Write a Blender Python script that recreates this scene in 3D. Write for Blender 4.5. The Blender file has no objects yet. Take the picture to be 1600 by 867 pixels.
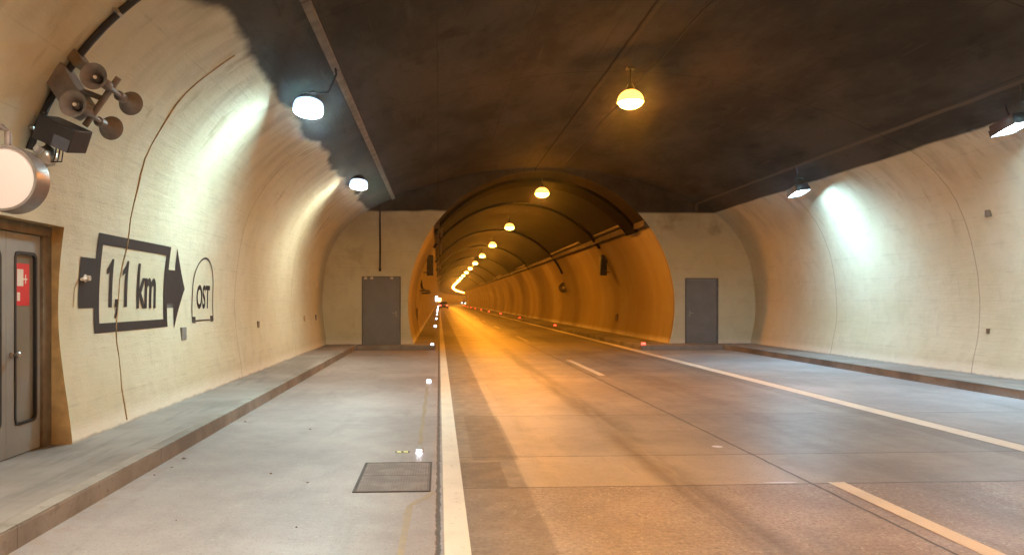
import bpy, bmesh, math, random
from mathutils import Vector, Matrix
random.seed(7)
R = math.radians
sc = bpy.context.scene
col = sc.collection

# ---------------------------------------------------------------- camera, world, exposure
cam_d = bpy.data.cameras.new('camera'); cam = bpy.data.objects.new('camera', cam_d); col.objects.link(cam)
cam.location = (0, 0, 1.6); cam.rotation_euler = (R(90), 0, R(-3))
cam_d.sensor_width = 36; cam_d.lens = 1120/1600*36
cam_d.shift_x = .0346; cam_d.shift_y = .0228
cam_d.clip_start = .05; cam_d.clip_end = 3000
sc.camera = cam
w = bpy.data.worlds.new('World'); sc.world = w; w.use_nodes = True
nt = w.node_tree; sky = nt.nodes.new('ShaderNodeTexSky'); sky.sky_type = 'NISHITA'; sky.sun_disc = False
sky.sun_elevation = R(20); sky.sun_rotation = R(180)
bg = nt.nodes['Background']; bg.inputs['Strength'].default_value = .05
nt.links.new(sky.outputs['Color'], bg.inputs['Color'])
sc.view_settings.view_transform = 'Standard'; sc.view_settings.look = 'None'
sc.view_settings.exposure = 0; sc.view_settings.gamma = 1; sc.view_settings.use_curve_mapping = False
sc.cycles.max_bounces = 8; sc.cycles.diffuse_bounces = 5; sc.cycles.glossy_bounces = 3
sc.cycles.sample_clamp_indirect = 6; sc.cycles.use_denoising = True
sc.cycles.caustics_reflective = False; sc.cycles.caustics_refractive = False

# lamp strengths (radiance of the lit glass)
SODIUM = 740; SODIUM_COL = (1.0, .345, .022)
FLOOD = 720; FLOOD_COL = (.60, .92, .97)
HAZE = .0008
FLOOD_WARM = (.98, .97, .84)

# ---------------------------------------------------------------- material helper
class NM:
    def __init__(s, name):
        s.m = bpy.data.materials.new(name); s.m.use_nodes = True
        s.t = s.m.node_tree; s.b = s.t.nodes['Principled BSDF']
        g = s.t.nodes.new('ShaderNodeNewGeometry'); s.P = g.outputs['Position']
        x = s.t.nodes.new('ShaderNodeSeparateXYZ'); s.t.links.new(s.P, x.inputs[0])
        s.X, s.Y, s.Z = x.outputs[0], x.outputs[1], x.outputs[2]
    def put(s, sock, v):
        if v is None: return
        if hasattr(v, 'is_output'): s.t.links.new(v, sock)
        else:
            if isinstance(v, tuple) and len(v) == 3 and sock.type == 'RGBA': v = (*v, 1)
            sock.default_value = v
    def op(s, o, a, b=None, c=None, clamp=False):
        n = s.t.nodes.new('ShaderNodeMath'); n.operation = o; n.use_clamp = clamp
        s.put(n.inputs[0], a); s.put(n.inputs[1], b); s.put(n.inputs[2], c); return n.outputs[0]
    def add(s, a, b): return s.op('ADD', a, b)
    def mul(s, a, b): return s.op('MULTIPLY', a, b)
    def step(s, v, a, b, lo=0., hi=1.):
        n = s.t.nodes.new('ShaderNodeMapRange'); n.interpolation_type = 'SMOOTHSTEP'
        s.put(n.inputs['Value'], v); s.put(n.inputs['From Min'], a); s.put(n.inputs['From Max'], b)
        s.put(n.inputs['To Min'], lo); s.put(n.inputs['To Max'], hi); return n.outputs[0]
    def vec(s, sx, sy, sz, src=None):
        n = s.t.nodes.new('ShaderNodeVectorMath'); n.operation = 'MULTIPLY'
        s.t.links.new(src or s.P, n.inputs[0]); n.inputs[1].default_value = (sx, sy, sz); return n.outputs[0]
    def noise(s, scale, detail=4, rough=.55, v=None, dist=0):
        n = s.t.nodes.new('ShaderNodeTexNoise'); n.inputs['Scale'].default_value = scale
        n.inputs['Detail'].default_value = detail; n.inputs['Roughness'].default_value = rough
        n.inputs['Distortion'].default_value = dist
        s.t.links.new(v or s.P, n.inputs['Vector']); return n.outputs['Fac']
    def voro(s, scale, v=None):
        n = s.t.nodes.new('ShaderNodeTexVoronoi'); n.inputs['Scale'].default_value = scale
        s.t.links.new(v or s.P, n.inputs['Vector']); return n
    def mix(s, f, a, b, mode='MIX'):
        n = s.t.nodes.new('ShaderNodeMix'); n.data_type = 'RGBA'; n.blend_type = mode
        s.put(n.inputs[0], f); s.put(n.inputs[6], a); s.put(n.inputs[7], b); return n.outputs[2]
    def line(s, v, c, hw, soft=.01):       # 1 on a line at v = c
        d = s.op('ABSOLUTE', s.op('SUBTRACT', v, c))
        return s.step(d, hw, hw+soft, 1., 0.)
    def band(s, v, a, b, soft=.03):
        return s.mul(s.step(v, a-soft, a+soft), s.step(v, b-soft, b+soft, 1., 0.))
    def bump(s, h, strength=.3, dist=.01):
        n = s.t.nodes.new('ShaderNodeBump'); n.inputs['Strength'].default_value = strength
        n.inputs['Distance'].default_value = dist; s.t.links.new(h, n.inputs['Height'])
        s.t.links.new(n.outputs[0], s.b.inputs['Normal'])
    def done(s, color=None, rough=.7, spec=.4, metal=0., emit=None, es=0.):
        s.put(s.b.inputs['Base Color'], color); s.put(s.b.inputs['Roughness'], rough)
        s.put(s.b.inputs['Specular IOR Level'], spec); s.put(s.b.inputs['Metallic'], metal)
        if emit: s.put(s.b.inputs['Emission Color'], emit); s.b.inputs['Emission Strength'].default_value = es
        return s.m

def simple(name, c, rough=.6, metal=0., var=.25, sc_=9., spec=.4):
    m = NM(name); n = m.noise(sc_, 5)
    k = m.step(n, .25, .75, 1-var, 1+var*.5)
    v = m.mix(1., c, (1, 1, 1), 'MULTIPLY')
    mm = m.t.nodes.new('ShaderNodeVectorMath'); mm.operation = 'SCALE'
    m.t.links.new(v, mm.inputs[0]); m.t.links.new(k, mm.inputs['Scale'])
    return m.done(mm.outputs[0], rough, spec, metal)

def glow(name, c, s):
    m = NM(name); return m.done((.8, .8, .8), .5, .2, 0., c, s)

# ---- tunnel lining
def lining(name, soot_z, joints=(), soot=(.060, .050, .041), cream=(.63, .595, .455), main=False, ragged=.3):
    m = NM(name)
    long_ = m.vec(1, .14, 1.5)
    n1 = m.noise(.55, 5); n2 = m.noise(3.2, 6, .6); n3 = m.noise(9., 5, .6, long_); n4 = m.noise(40, 3)
    c = m.mix(m.step(n1, .35, .7), cream, tuple(x*y for x, y in zip(cream, (.90, .88, .80))))
    c = m.mix(m.step(n2, .45, .75, 0, .45), c, tuple(x*y for x, y in zip(cream, (.78, .76, .70))))
    c = m.mix(m.step(n3, .55, .8, 0, .35), c, tuple(x*y for x, y in zip(cream, (.72, .70, .62))))
    c = m.mix(m.step(n4, .55, .75, 0, .18), c, (.45, .41, .33))
    zb = m.op('PINGPONG', m.add(m.Z, m.mul(n1, .03)), .27); c = m.mix(m.mul(m.step(zb, .0, .012, 1., 0.), m.step(n2, .40, .60, 0., .30)), c, (.30, .26, .19))
    rn = m.noise(6., 4, .6, m.vec(.3, 1.3, .16)); c = m.mix(m.mul(m.step(rn, .60, .74, 0., .38), m.step(m.Z, .15, 1.6, 1., .35)), c, (.36, .30, .20))
    # brush strokes and soot smudges rising towards the black crown
    n5 = m.noise(1.5, 5, .55, m.vec(.45, 1.7, .45), .15)
    sm = m.mul(m.step(m.Z, soot_z-1.35, soot_z), m.step(n5, .40, .75))
    c = m.mix(m.mul(sm, .60), c, (.27, .215, .15)); hz_ = m.step(m.Z, soot_z-1.6, soot_z, 0., .30); c = m.mix(hz_, c, (.28, .225, .16))
    dp = m.noise(2.4, 4, .6, m.vec(.3, 1, .3)); dd = m.step(dp, .60, .72)
    c = m.mix(m.mul(dd, m.step(m.Z, soot_z-2.3, soot_z-.6, 0., .55)), c, (.27, .21, .13))
    # lime bloom and grime along the foot of the wall
    foot = m.add(m.Z, m.mul(m.add(m.noise(5, 5), -.5), .08))
    c = m.mix(m.step(foot, .18, .40, .85, 0.), c, (.80, .77, .66))
    c = m.mix(m.step(foot, .15, .185, .6, 0.), c, (.25, .22, .18))
    # soot
    r1 = m.noise(1.0, 2, .4, None, .15); r2 = m.noise(4.2, 5, .7)
    side = m.step(m.X, 0., 5., 1., .22)
    zz = m.add(m.Z, m.mul(side, m.add(m.mul(m.add(r1, -.5), ragged*1.4), m.mul(m.add(r2, -.5), ragged*.28))))
    mask = m.step(zz, soot_z-.035, soot_z+.06)
    if name == 'layby_lining':      # measured along the curve of the vault on either side
        rg = m.add(m.mul(m.add(r1, -.5), .6), m.mul(m.add(r2, -.5), .10))
        vl = m.add(m.add(m.mul(m.X, .87), m.mul(m.Z, .5)), rg); vr = m.add(m.add(m.mul(m.X, -.8), m.mul(m.Z, .6)), m.mul(rg, .2))
        mask = m.mul(m.step(vl, .18, .33), m.step(vr, -4.76, -4.68))
    s1 = m.noise(.8, 6, .65, m.vec(1, .45, 1)); s2 = m.noise(3, 7, .7, m.vec(1.4, .5, 1), 1.2); s3 = m.noise(7, 5, .6, m.vec(1, .1, 1))
    sc1 = m.mix(m.step(s1, .35, .65), tuple(x*.72 for x in soot), tuple(x*1.28 for x in soot))
    s4 = m.noise(1.9, 4, .5, m.vec(1, .6, 1)); sc1 = m.mix(m.step(s4, .60, .74, 0, .4), sc1, tuple(x*.30 for x in soot))
    sc1 = m.mix(m.step(s2, .54, .74, 0, .5), sc1, tuple(x*.35 for x in soot))
    sc1 = m.mix(m.step(s3, .60, .78, 0, .5), sc1, tuple(x*1.7 for x in soot))
    # formwork board lines across the crown
    fw = m.op('PINGPONG', m.add(m.X, m.mul(m.noise(1.5, 3), .05)), .72)
    sc1 = m.mix(m.mul(m.step(fw, .0, .018, .55, 0.), m.step(s1, .4, .6)), sc1, tuple(x*.4 for x in soot))
    c = m.mix(mask, c, sc1)
    if not main:   # cable groove and board seams running down the crown of the lay-by
        wob = m.mul(m.add(m.noise(1.3, 3), -.5), .06); xx = m.add(m.X, wob)
        crown = m.step(m.Z, 4.55, 4.7)
        c = m.mix(m.mul(crown, m.line(xx, 8.72, .025, .03)), c, (.11, .085, .06))
        c = m.mix(m.mul(crown, m.line(xx, 3.32, .014, .03)), c, (.075, .058, .042))
        c = m.mix(m.mul(crown, m.line(xx, 3.24, .012, .02)), c, (.02, .016, .013))
    yw = m.add(m.Y, m.mul(m.add(m.noise(1.1, 3), -.5), .10))
    jm = None
    for j in joints:
        c = m.mix(m.mul(m.mul(m.line(yw, j, .007, .012), .55), m.step(m.X, -3., 0.) if j > 8 and j < 9 else 1.), c, m.mix(mask, (.20, .145, .09), (.014, .011, .009)))
    if main:
        pp = m.op('PINGPONG', m.add(m.Y, -24.), 2.5)
        c = m.mix(m.step(pp, .0, .03, .6, 0.), c, (.06, .045, .03))
        vb = m.noise(1., 3, .5, m.vec(.02, .34, .03)); c = m.mix(m.mul(m.step(mask, 0., 1., 1., 0.), m.step(vb, .42, .62, 0., .42)), c, tuple(x*q for x, q in zip(cream, (.52, .42, .30))))
    m.bump(m.add(m.mul(n2, 1.), m.add(m.mul(n3, .6), m.mul(n4, .25))), .35, .03)
    return m.done(c, .85, m.mix(mask, (.25, .25, .25), (.06, .06, .06)))

# ---- road
def road_material():
    m = NM('worn_concrete_road')
    wob = m.mul(m.add(m.noise(3.5, 4, .6), -.5), .035)
    X, Y = m.add(m.X, wob), m.add(m.Y, wob)
    n1 = m.noise(.6, 5, .6); n2 = m.noise(5, 6, .65); n3 = m.noise(60, 3); nl = m.noise(2.2, 5, .6, m.vec(1.6, .16, 1))
    vo = m.voro(26); ag = m.step(vo.outputs['Distance'], .16, .30, 1., 0.)
    agm = m.step(m.noise(2.1, 4, .6), .42, .62)
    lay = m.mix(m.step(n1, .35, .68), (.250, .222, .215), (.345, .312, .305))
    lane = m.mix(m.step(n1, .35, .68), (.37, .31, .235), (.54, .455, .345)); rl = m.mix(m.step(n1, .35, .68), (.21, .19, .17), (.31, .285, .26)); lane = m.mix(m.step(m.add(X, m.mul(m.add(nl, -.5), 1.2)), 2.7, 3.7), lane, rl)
    coarse = m.mix(m.step(n1, .35, .68), (.27, .215, .17), (.42, .345, .275)); nc = m.noise(28, 4, .7); coarse = m.mix(m.step(nc, .45, .68, 0., .6), coarse, (.14, .105, .08)); coarse = m.mix(m.step(nc, .30, .42, .5, 0.), coarse, (.58, .50, .40))
    coarse = m.mix(m.mul(ag, m.mul(agm, .75)), coarse, (.56, .49, .38))
    right = m.mix(m.step(n1, .35, .68), (.27, .275, .29), (.40, .405, .42))
    inlane = m.step(X, .02, .05)
    near = m.step(Y, 6.10, 6.14, 1., 0.)
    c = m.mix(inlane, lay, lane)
    c = m.mix(m.mul(inlane, near), c, coarse)
    c = m.mix(m.step(X, 6.5, 6.6), c, right)
    # slab to slab tone
    c = m.mix(m.mul(inlane, m.mul(m.band(Y, 6.14, 7.33, .02), .28)), c, (.36, .30, .22))
    c = m.mix(m.mul(inlane, m.mul(m.band(Y, 7.33, 9.95, .02), .25)), c, (.20, .19, .175))
    # dark gutter strip right of the solid line, with patches
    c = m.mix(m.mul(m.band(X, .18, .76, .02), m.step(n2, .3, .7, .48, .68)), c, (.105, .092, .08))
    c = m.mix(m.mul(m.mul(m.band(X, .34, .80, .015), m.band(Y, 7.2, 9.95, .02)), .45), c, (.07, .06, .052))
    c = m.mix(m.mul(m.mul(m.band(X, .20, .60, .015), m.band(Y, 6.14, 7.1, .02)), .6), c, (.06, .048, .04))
    # worn grey band beside the right edge line
    c = m.mix(m.mul(m.band(X, 5.88, 6.2, .03), .45), c, (.14, .13, .12))
    # oily wheel paths
    for cx, ww, k in ((2.14, .15, .62), (1.05, .13, .15), (4.35, .22, .28), (5.45, .2, .2)):
        d = m.op('ABSOLUTE', m.add(X, m.add(m.mul(m.add(n1, -.5), .12), -cx)))
        c = m.mix(m.mul(m.step(d, ww*.3, ww*1.9, k, 0.), m.step(nl, .25, .6)), c, (.075, .06, .048))
    c = m.mix(m.step(nl, .56, .74, 0, .35), c, (.13, .115, .10))
    c = m.mix(m.step(n2, .58, .78, 0, .35), c, (.40, .36, .31))
    c = m.mix(m.step(n3, .55, .70, 0, .6), c, (.10, .085, .07)); nf = m.noise(22, 5, .7); c = m.mix(m.step(nf, .55, .72, 0, .42), c, (.12, .10, .085)); c = m.mix(m.step(nf, .28, .44, .32, 0.), c, (.55, .50, .44))
    # blotchy stains on the lay-by
    st = m.noise(1.4, 5, .6, None, 1.)
    c = m.mix(m.mul(m.step(X, .0, .02, 1., 0.), m.step(st, .55, .70, 0, .3)), c, (.18, .165, .155))
    # joints
    j = m.mul(inlane, m.line(Y, 6.12, .004, .012))
    for jy in (7.33, 9.95, 14.9, 19.9): j = m.op('MAXIMUM', j, m.mul(inlane, m.mul(m.line(Y, jy, .004, .014), .8)))
    j = m.op('MAXIMUM', j, m.mul(m.line(X, 3.265, .006, .014), .95))
    wj = m.add(m.X, m.mul(m.add(m.noise(7, 5, .7), -.5), .055))
    j = m.op('MAXIMUM', j, m.line(wj, -.005, .012, .012))
    j = m.op('MAXIMUM', j, m.mul(m.step(X, -.02, 0, 1., 0.), m.mul(m.line(Y, 16.0, .004, .012), .5)))
    c = m.mix(m.mul(j, m.step(m.Y, 24., 30., .92, .0)), c, (.035, .03, .026))
    # grime gathered along the kerb
    c = m.mix(m.mul(m.step(m.X, -2.72, -2.45, 1., 0.), m.step(n2, .4, .65, 0., .6)), c, (.30, .22, .15))
    r = m.step(n2, .3, .75, .44, .56); pol = m.mul(m.mul(m.band(X, .80, 3.22, .03), m.step(Y, 6.1, 6.2)), .06); pol = m.add(pol, m.mul(m.mul(m.band(X, 3.28, 5.9, .05), m.step(Y, 6.1, 6.2)), .03)); r = m.add(r, m.mul(pol, -1.))
    h = m.add(m.mul(n3, .35), m.add(m.mul(n2, .5), m.mul(j, -2.)))
    h = m.add(h, m.mul(m.mul(ag, near), .35))
    m.bump(h, .25, .006)
    return m.done(c, r, .5)

def kerb_material(name, a, b, along=1.0, joints=True):
    m = NM(name); n1 = m.noise(1.2, 5); n2 = m.noise(14, 5, .6)
    c = m.mix(m.step(n1, .35, .65), a, b); c = m.mix(m.step(n2, .55, .75, 0, .45), c, tuple(x*.5 for x in a))
    if joints:
        p = m.op('PINGPONG', m.add(m.Y, .02), along/2); c = m.mix(m.step(p, .0, .010, .6, 0.), c, (.07, .06, .05)); c = m.mix(m.step(m.noise(5, 5, .7), .55, .7, 0, .5), c, (.13, .11, .095))
    m.bump(n2, .4, .01); return m.done(c, .8, .3)

def walk_material():
    m = NM('sidewalk_concrete'); n1 = m.noise(.8, 5); n2 = m.noise(7, 6, .65); nl = m.noise(3, 4, .6, m.vec(2.5, .3, 1))
    c = m.mix(m.step(n1, .35, .65), (.21, .182, .165), (.30, .268, .248)); c = m.mix(m.step(nl, .5, .7, 0, .5), c, (.13, .125, .125))
    c = m.mix(m.step(n2, .58, .74, 0, .3), c, (.36, .31, .27)); m.bump(n2, .4, .012); return m.done(c, .75, .35)

def worn_paint(name, c0, wear=(.60, .66), dirt=(.45, .38, .30), lo=.0):
    m = NM(name); n2 = m.noise(11, 6, .7); n1 = m.noise(2.2, 4)
    c = m.mix(m.step(n1, .4, .7, 0, .35), c0, tuple(x*.72 for x in c0)); c = m.mix(m.step(n2, wear[0], wear[1], lo, .7), c, dirt)
    m.bump(n2, .3, .008); return m.done(c, .6, .35)

M = {}
M['layby'] = lining('layby_lining', 4.60, (8.8, 13.75, 18.9, 2.0, -3.))
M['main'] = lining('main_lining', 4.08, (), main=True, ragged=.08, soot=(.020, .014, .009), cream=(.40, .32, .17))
M['endwall'] = lining('end_wall_plaster', 4.56, (), ragged=.08, cream=(.68, .69, .54))
M['road'] = road_material()
M['kerb'] = kerb_material('kerb_stone', (.20, .175, .155), (.31, .28, .25), 2.4)
M['kerb_dark'] = kerb_material('kerb_stone_dark', (.17, .16, .15), (.28, .26, .24), 1., False)
M['walk'] = walk_material()
M['paint'] = worn_paint('white_road_paint', (.74, .69, .58))
M['paint_old'] = worn_paint('old_yellow_paint', (.36, .29, .18), (.42, .62), (.26, .23, .20), .25)
M['black_paint'] = worn_paint('black_wall_paint', (.022, .019, .021), (.66, .78), (.10, .09, .08))
M['ochre'] = simple('ochre_plaster', (.50, .34, .15), .85, 0, .35, 5.)
M['door_grey'] = simple('grey_steel_paint', (.20, .205, .215), .45, 0, .12, 3.)
M['door_light'] = simple('light_grey_door_paint', (.27, .28, .275), .45, 0, .12, 3.)
M['frame_dark'] = simple('brown_frame', (.16, .12, .075), .6, 0, .3)
M['black'] = simple('black_rubber', (.018, .017, .018), .5, 0, .2)
M['metal'] = simple('galvanised_metal', (.42, .41, .40), .35, .8, .2)
M['dull'] = simple('dusty_horn_grey', (.19, .168, .16), .6, 0, .3)
M['dullin'] = simple('dusty_horn_inside', (.10, .085, .075), .7, 0, .3)
M['drum'] = simple('brushed_drum_rim', (.30, .25, .24), .35, .7, .2)
M['dark'] = simple('dark_housing', (.03, .028, .035), .35, 0, .2)
M['plate'] = simple('grey_plate', (.22, .21, .20), .6, 0, .2)
M['ivory'] = simple('ivory_plastic', (.75, .70, .62), .5, 0, .1)
M['red'] = simple('red_sticker', (.62, .035, .04), .5, 0, .1)
M['hatch'] = None
M['rust'] = simple('rust_putty', (.44, .32, .17), .85, 0, .4, 14.)
M['soot_band'] = simple('sooted_strap', (.005, .004, .003), .9, 0, .4, 9., .03)
M['ledge'] = simple('ledge_concrete', (.10, .072, .048), .8, 0, .5, 2.5)
M['panel'] = simple('ledge_panel', (.15, .11, .07), .7, 0, .3, 2.5)
M['glass'] = NM('door_glass').done((.20, .19, .16), .12, .6)
M['disc'] = NM('lit_disc').done((.50, .40, .36), .6, .2, 0., (1., .76, .64), .28)
M['glare_o'] = glow('added_glare_orange', (1.0, .50, .09), 3.2)  # dim emission standing in for the orange glare round the sodium lamps
M['glare_b'] = glow('added_glare_blue', (.45, .68, 1.0), 1.7)  # dim emission standing in for the blue fringe round the flood lamps
M['hatch_rim'] = simple('hatch_rim', (.075, .062, .056), .7, 0, .3)
M['sodium'] = glow('sodium_glass', SODIUM_COL, SODIUM)
M['flood'] = glow('flood_glass', FLOOD_COL, FLOOD)
M['flood_right'] = glow('flood_glass_bluish', (.46, .80, 1.0), FLOOD*.88)
M['flood_violet'] = glow('flood_glass_pale', (.97, 1.0, .84), FLOOD*.66)
M['flood_warm'] = glow('flood_glass_warm', FLOOD_WARM, FLOOD*.95)
M['stud_w'] = glow('stud_white', (.85, .85, 1.0), 14.)
M['stud_r'] = glow('stud_red', (1.0, .035, .02), 5.)
M['stud_b'] = glow('stud_bright', (.9, .9, 1.0), 60.)
M['stud_y'] = simple('reflector_yellow', (.75, .72, .15), .3, 0, .1)
M['tail'] = glow('tail_lamp', (1.0, .06, .03), 8.)
M['head'] = glow('head_lamp', (.95, .95, 1.0), 25.)
M['sign_w'] = glow('lit_sign_white', (.95, .95, 1.0), 9.)
M['sign_o'] = glow('lit_sign_orange', (1.0, .6, .2), 9.)
M['car_body'] = simple('dark_car_paint', (.03, .035, .06), .3, 0, .1)
M['car_glass'] = NM('car_glass').done((.02, .02, .025), .08, .6)
def hatch_mat():
    m = NM('cast_iron_hatch'); a = m.op('PINGPONG', m.X, .012); b = m.op('PINGPONG', m.Y, .012)
    g = m.mul(m.step(a, .001, .006), m.step(b, .001, .006)); n = m.noise(6, 5)
    c = m.mix(g, (.13, .105, .095), (.19, .155, .14)); c = m.mix(m.step(n, .4, .7, 0, .6), c, (.27, .23, .205))
    m.bump(g, .5, .005); return m.done(c, .6, .4, .2)
M['hatch'] = hatch_mat()

# ---------------------------------------------------------------- object helpers
def props(o, label=None, cat=None, group=None, kind=None):
    if label: o['label'] = label
    if cat: o['category'] = cat
    if group: o['group'] = group
    if kind: o['kind'] = kind
    return o
def link(name, bm, m, parent=None, smooth=False):
    me = bpy.data.meshes.new(name); bmesh.ops.recalc_face_normals(bm, faces=bm.faces) if not smooth == 'keep' else None
    bm.to_mesh(me); bm.free(); me.materials.append(m)
    if smooth:
        for p in me.polygons: p.use_smooth = True
        if smooth is True: me.set_sharp_from_angle(angle=R(35))
    o = bpy.data.objects.new(name, me); col.objects.link(o)
    if parent: o.parent = parent
    return o
def empty(name, loc=(0, 0, 0), rz=0, rot=None, **k):
    o = bpy.data.objects.new(name, None); col.objects.link(o); o.location = loc
    o.rotation_euler = rot or (0, 0, rz); o.empty_display_size = .2; return props(o, **k)
def copy_tree(o, parent=None):
    c = o.copy(); col.objects.link(c)
    if parent: c.parent = parent
    for ch in list(o.children): copy_tree(ch, c)
    return c
def box(bm, x0, x1, y0, y1, z0, z1, bev=0, mat=None):
    vs = [bm.verts.new((x, y, z)) for x in (x0, x1) for y in (y0, y1) for z in (z0, z1)]
    fs = [(0, 1, 3, 2), (4, 6, 7, 5), (0, 4, 5, 1), (2, 3, 7, 6), (0, 2, 6, 4), (1, 5, 7, 3)]
    faces = [bm.faces.new([vs[i] for i in f]) for f in fs]
    if mat: bmesh.ops.transform(bm, matrix=mat, verts=vs)
    if bev:
        es = list({e for f in faces for e in f.edges})
        bmesh.ops.bevel(bm, geom=es, offset=bev, segments=2, affect='EDGES', profile=.6)
    return bm
def lathe(bm, prof, n=24, mat=None, cap=True):        # prof = [(r, h)] about local Z
    rings = []
    for r, h in prof:
        rings.append([bm.verts.new((r*math.cos(2*math.pi*i/n), r*math.sin(2*math.pi*i/n), h)) for i in range(n)])
    for a, b in zip(rings, rings[1:]):
        for i in range(n): bm.faces.new((a[i], a[(i+1) % n], b[(i+1) % n], b[i]))
    if cap:
        if prof[0][0] > 1e-4: bm.faces.new(rings[0][::-1])
        if prof[-1][0] > 1e-4: bm.faces.new(rings[-1])
    if mat: bmesh.ops.transform(bm, matrix=mat, verts=[v for r in rings for v in r])
    return bm
def tube(bm, pts, r, n=10):
    pts = [Vector(p) for p in pts]; rings = []
    for i, p in enumerate(pts):
        t = (pts[min(i+1, len(pts)-1)]-pts[max(i-1, 0)]).normalized()
        a = Vector((0, 0, 1)) if abs(t.z) < .9 else Vector((0, 1, 0))
        u = t.cross(a).normalized(); v = t.cross(u)
        rr = r[i] if isinstance(r, (list, tuple)) else r
        rings.append([bm.verts.new(p+rr*(math.cos(2*math.pi*k/n)*u+math.sin(2*math.pi*k/n)*v)) for k in range(n)])
    for a, b in zip(rings, rings[1:]):
        for k in range(n): bm.faces.new((a[k], a[(k+1) % n], b[(k+1) % n], b[k]))
    bm.faces.new(rings[0][::-1]); bm.faces.new(rings[-1]); return bm
NB = bmesh.new
TR = Matrix.Translation
def rotm(a, ax): return Matrix.Rotation(a, 4, ax)

# ---------------------------------------------------------------- profiles and path
def smooth_profile(P, n):
    P = [Vector((a, b)) for a, b in P]; out = []
    for i in range(len(P)-1):
        p0, p1, p2, p3 = P[max(i-1, 0)], P[i], P[i+1], P[min(i+2, len(P)-1)]
        for k in range(6):
            t = k/6; out.append(.5*((2*p1)+(p2-p0)*t+(2*p0-5*p1+4*p2-p3)*t*t+(3*p1-p0-3*p2+p3)*t**3))
    out.append(P[-1])
    L = [0.]
    for a, b in zip(out, out[1:]): L.append(L[-1]+(b-a).length)
    res = []
    for k in range(n+1):
        d = L[-1]*k/n; i = max(j for j in range(len(L)) if L[j] <= d+1e-9); i = min(i, len(L)-2)
        res.append(out[i].lerp(out[i+1], (d-L[i])/(L[i+1]-L[i])))
    return res
LAY = [(-3.70, 0), (-3.73, .35), (-3.83, 1.1), (-3.85, 1.6), (-3.81, 2.2), (-3.68, 2.95), (-3.42, 3.55), (-3.02, 4.08), (-2.54, 4.48), (-1.93, 4.80), (-.98, 5.2), (.3, 5.6),
       (1.8, 5.92), (3.34, 6.05), (4.85, 5.98), (6.35, 5.70), (7.88, 5.22), (9.15, 4.68), (9.8, 4.2), (10.3, 3.55), (10.62, 2.7), (10.76, 1.75), (10.75, 1.0), (10.62, .3), (10.58, 0)]
LP = smooth_profile(LAY, 120)
def wallx(z):                    # x of the left wall surface at height z
    for a, b in zip(LP, LP[1:]):
        if a.x < 0 and b.x < 2 and a.y <= z <= b.y: return a.x+(b.x-a.x)*(z-a.y)/max(b.y-a.y, 1e-6)
    return -3.7
RC = list(reversed(LP))
def wallxr(z):
    for a, b in zip(RC, RC[1:]):
        if a.y <= z <= b.y: return a.x+(b.x-a.x)*(z-a.y)/max(b.y-a.y, 1e-6)
    return 10.7
CX0, CZ0, CR = 3.47, 1.45, 4.5
def main_profile(n=72, r=CR):
    a0 = math.asin(CZ0/r); pts = []
    for k in range(n+1):
        a = math.pi+a0-(math.pi+2*a0)*k/n
        pts.append(Vector((CX0+r*math.cos(a), CZ0+r*math.sin(a))))
    return pts
YB = 23.9; Y0 = 170.; RB = 1500.
def path(x, y, z=0):
    if y <= Y0: return Vector((x, y, z))
    a = (y-Y0)/RB; return Vector((RB-(RB-x)*math.cos(a), Y0+(RB-x)*math.sin(a), z))
def sweep(bm, prof, ys, close=False):
    rows = [[bm.verts.new(path(p[0], y, p[1])) for p in prof] for y in ys]
    for a, b in zip(rows, rows[1:]):
        n = len(prof)
        for i in range(n if close else n-1): bm.faces.new((a[i], a[(i+1) % n], b[(i+1) % n], b[i]))
    return rows
def frange(a, b, s):
    n = max(1, round((b-a)/s)); return [a+(b-a)*i/n for i in range(n+1)]
FAR = 640.
YS_MAIN = frange(YB+.002, 60, 2.5)[:-1]+frange(60, Y0, 10)[:-1]+frange(Y0, FAR, 10)

# ---------------------------------------------------------------- ground
bm = NB(); g = 1500
vs = [bm.verts.new(v) for v in ((-g, -g, -.6), (g, -g, -.6), (g, g, -.6), (-g, g, -.6))]; bm.faces.new(vs)
props(link('ground', bm, M['kerb_dark']), kind='structure')
bm = NB()
sweep(bm, [(-2.74, 0), (9.46, 0)], frange(-14, YB, 4)); sweep(bm, [(-.15, 0), (6.62, 0)], YS_MAIN)
sweep(bm, [(-.15, 0), (6.62, 0)], frange(-60, -14.002, 10))
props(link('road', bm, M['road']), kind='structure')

# lay-by vault with the door opening cut out of its left side
YREC0, YREC1, ZREC = 6.02, 7.47, 2.345
prof = list(LP)
# put a vertex row exactly at the top of the opening
k = next(i for i in range(len(prof)-1) if prof[i].y <= ZREC <= prof[i+1].y and prof[i].x < 0)
prof[k+1] = Vector((wallx(ZREC), ZREC)) if abs(prof[k+1].y-ZREC) < abs(prof[k].y-ZREC) else prof[k+1]
if abs(prof[k+1].y-ZREC) > 1e-6: prof[k] = Vector((wallx(ZREC), ZREC)); KT = k
else: KT = k+1
ys = frange(-14, YREC0, 1.25)+frange(YREC0, YREC1, .5)[1:]+frange(YREC1, YB, 1.03)[1:]
bm = NB(); rows = [[bm.verts.new((p.x, y, p.y)) for p in prof] for y in ys]
for ri in range(len(ys)-1):
    for i in range(len(prof)-1):
        if i < KT and ys[ri] >= YREC0-1e-6 and ys[ri+1] <= YREC1+1e-6: continue
        bm.faces.new((rows[ri][i], rows[ri][i+1], rows[ri+1][i+1], rows[ri+1][i]))
vault = link('lay_by_vault', bm, M['layby'], smooth=True)
props(vault, 'wide cream lined lay-by vault with sooty black crown over the near road', 'tunnel lining')
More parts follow.
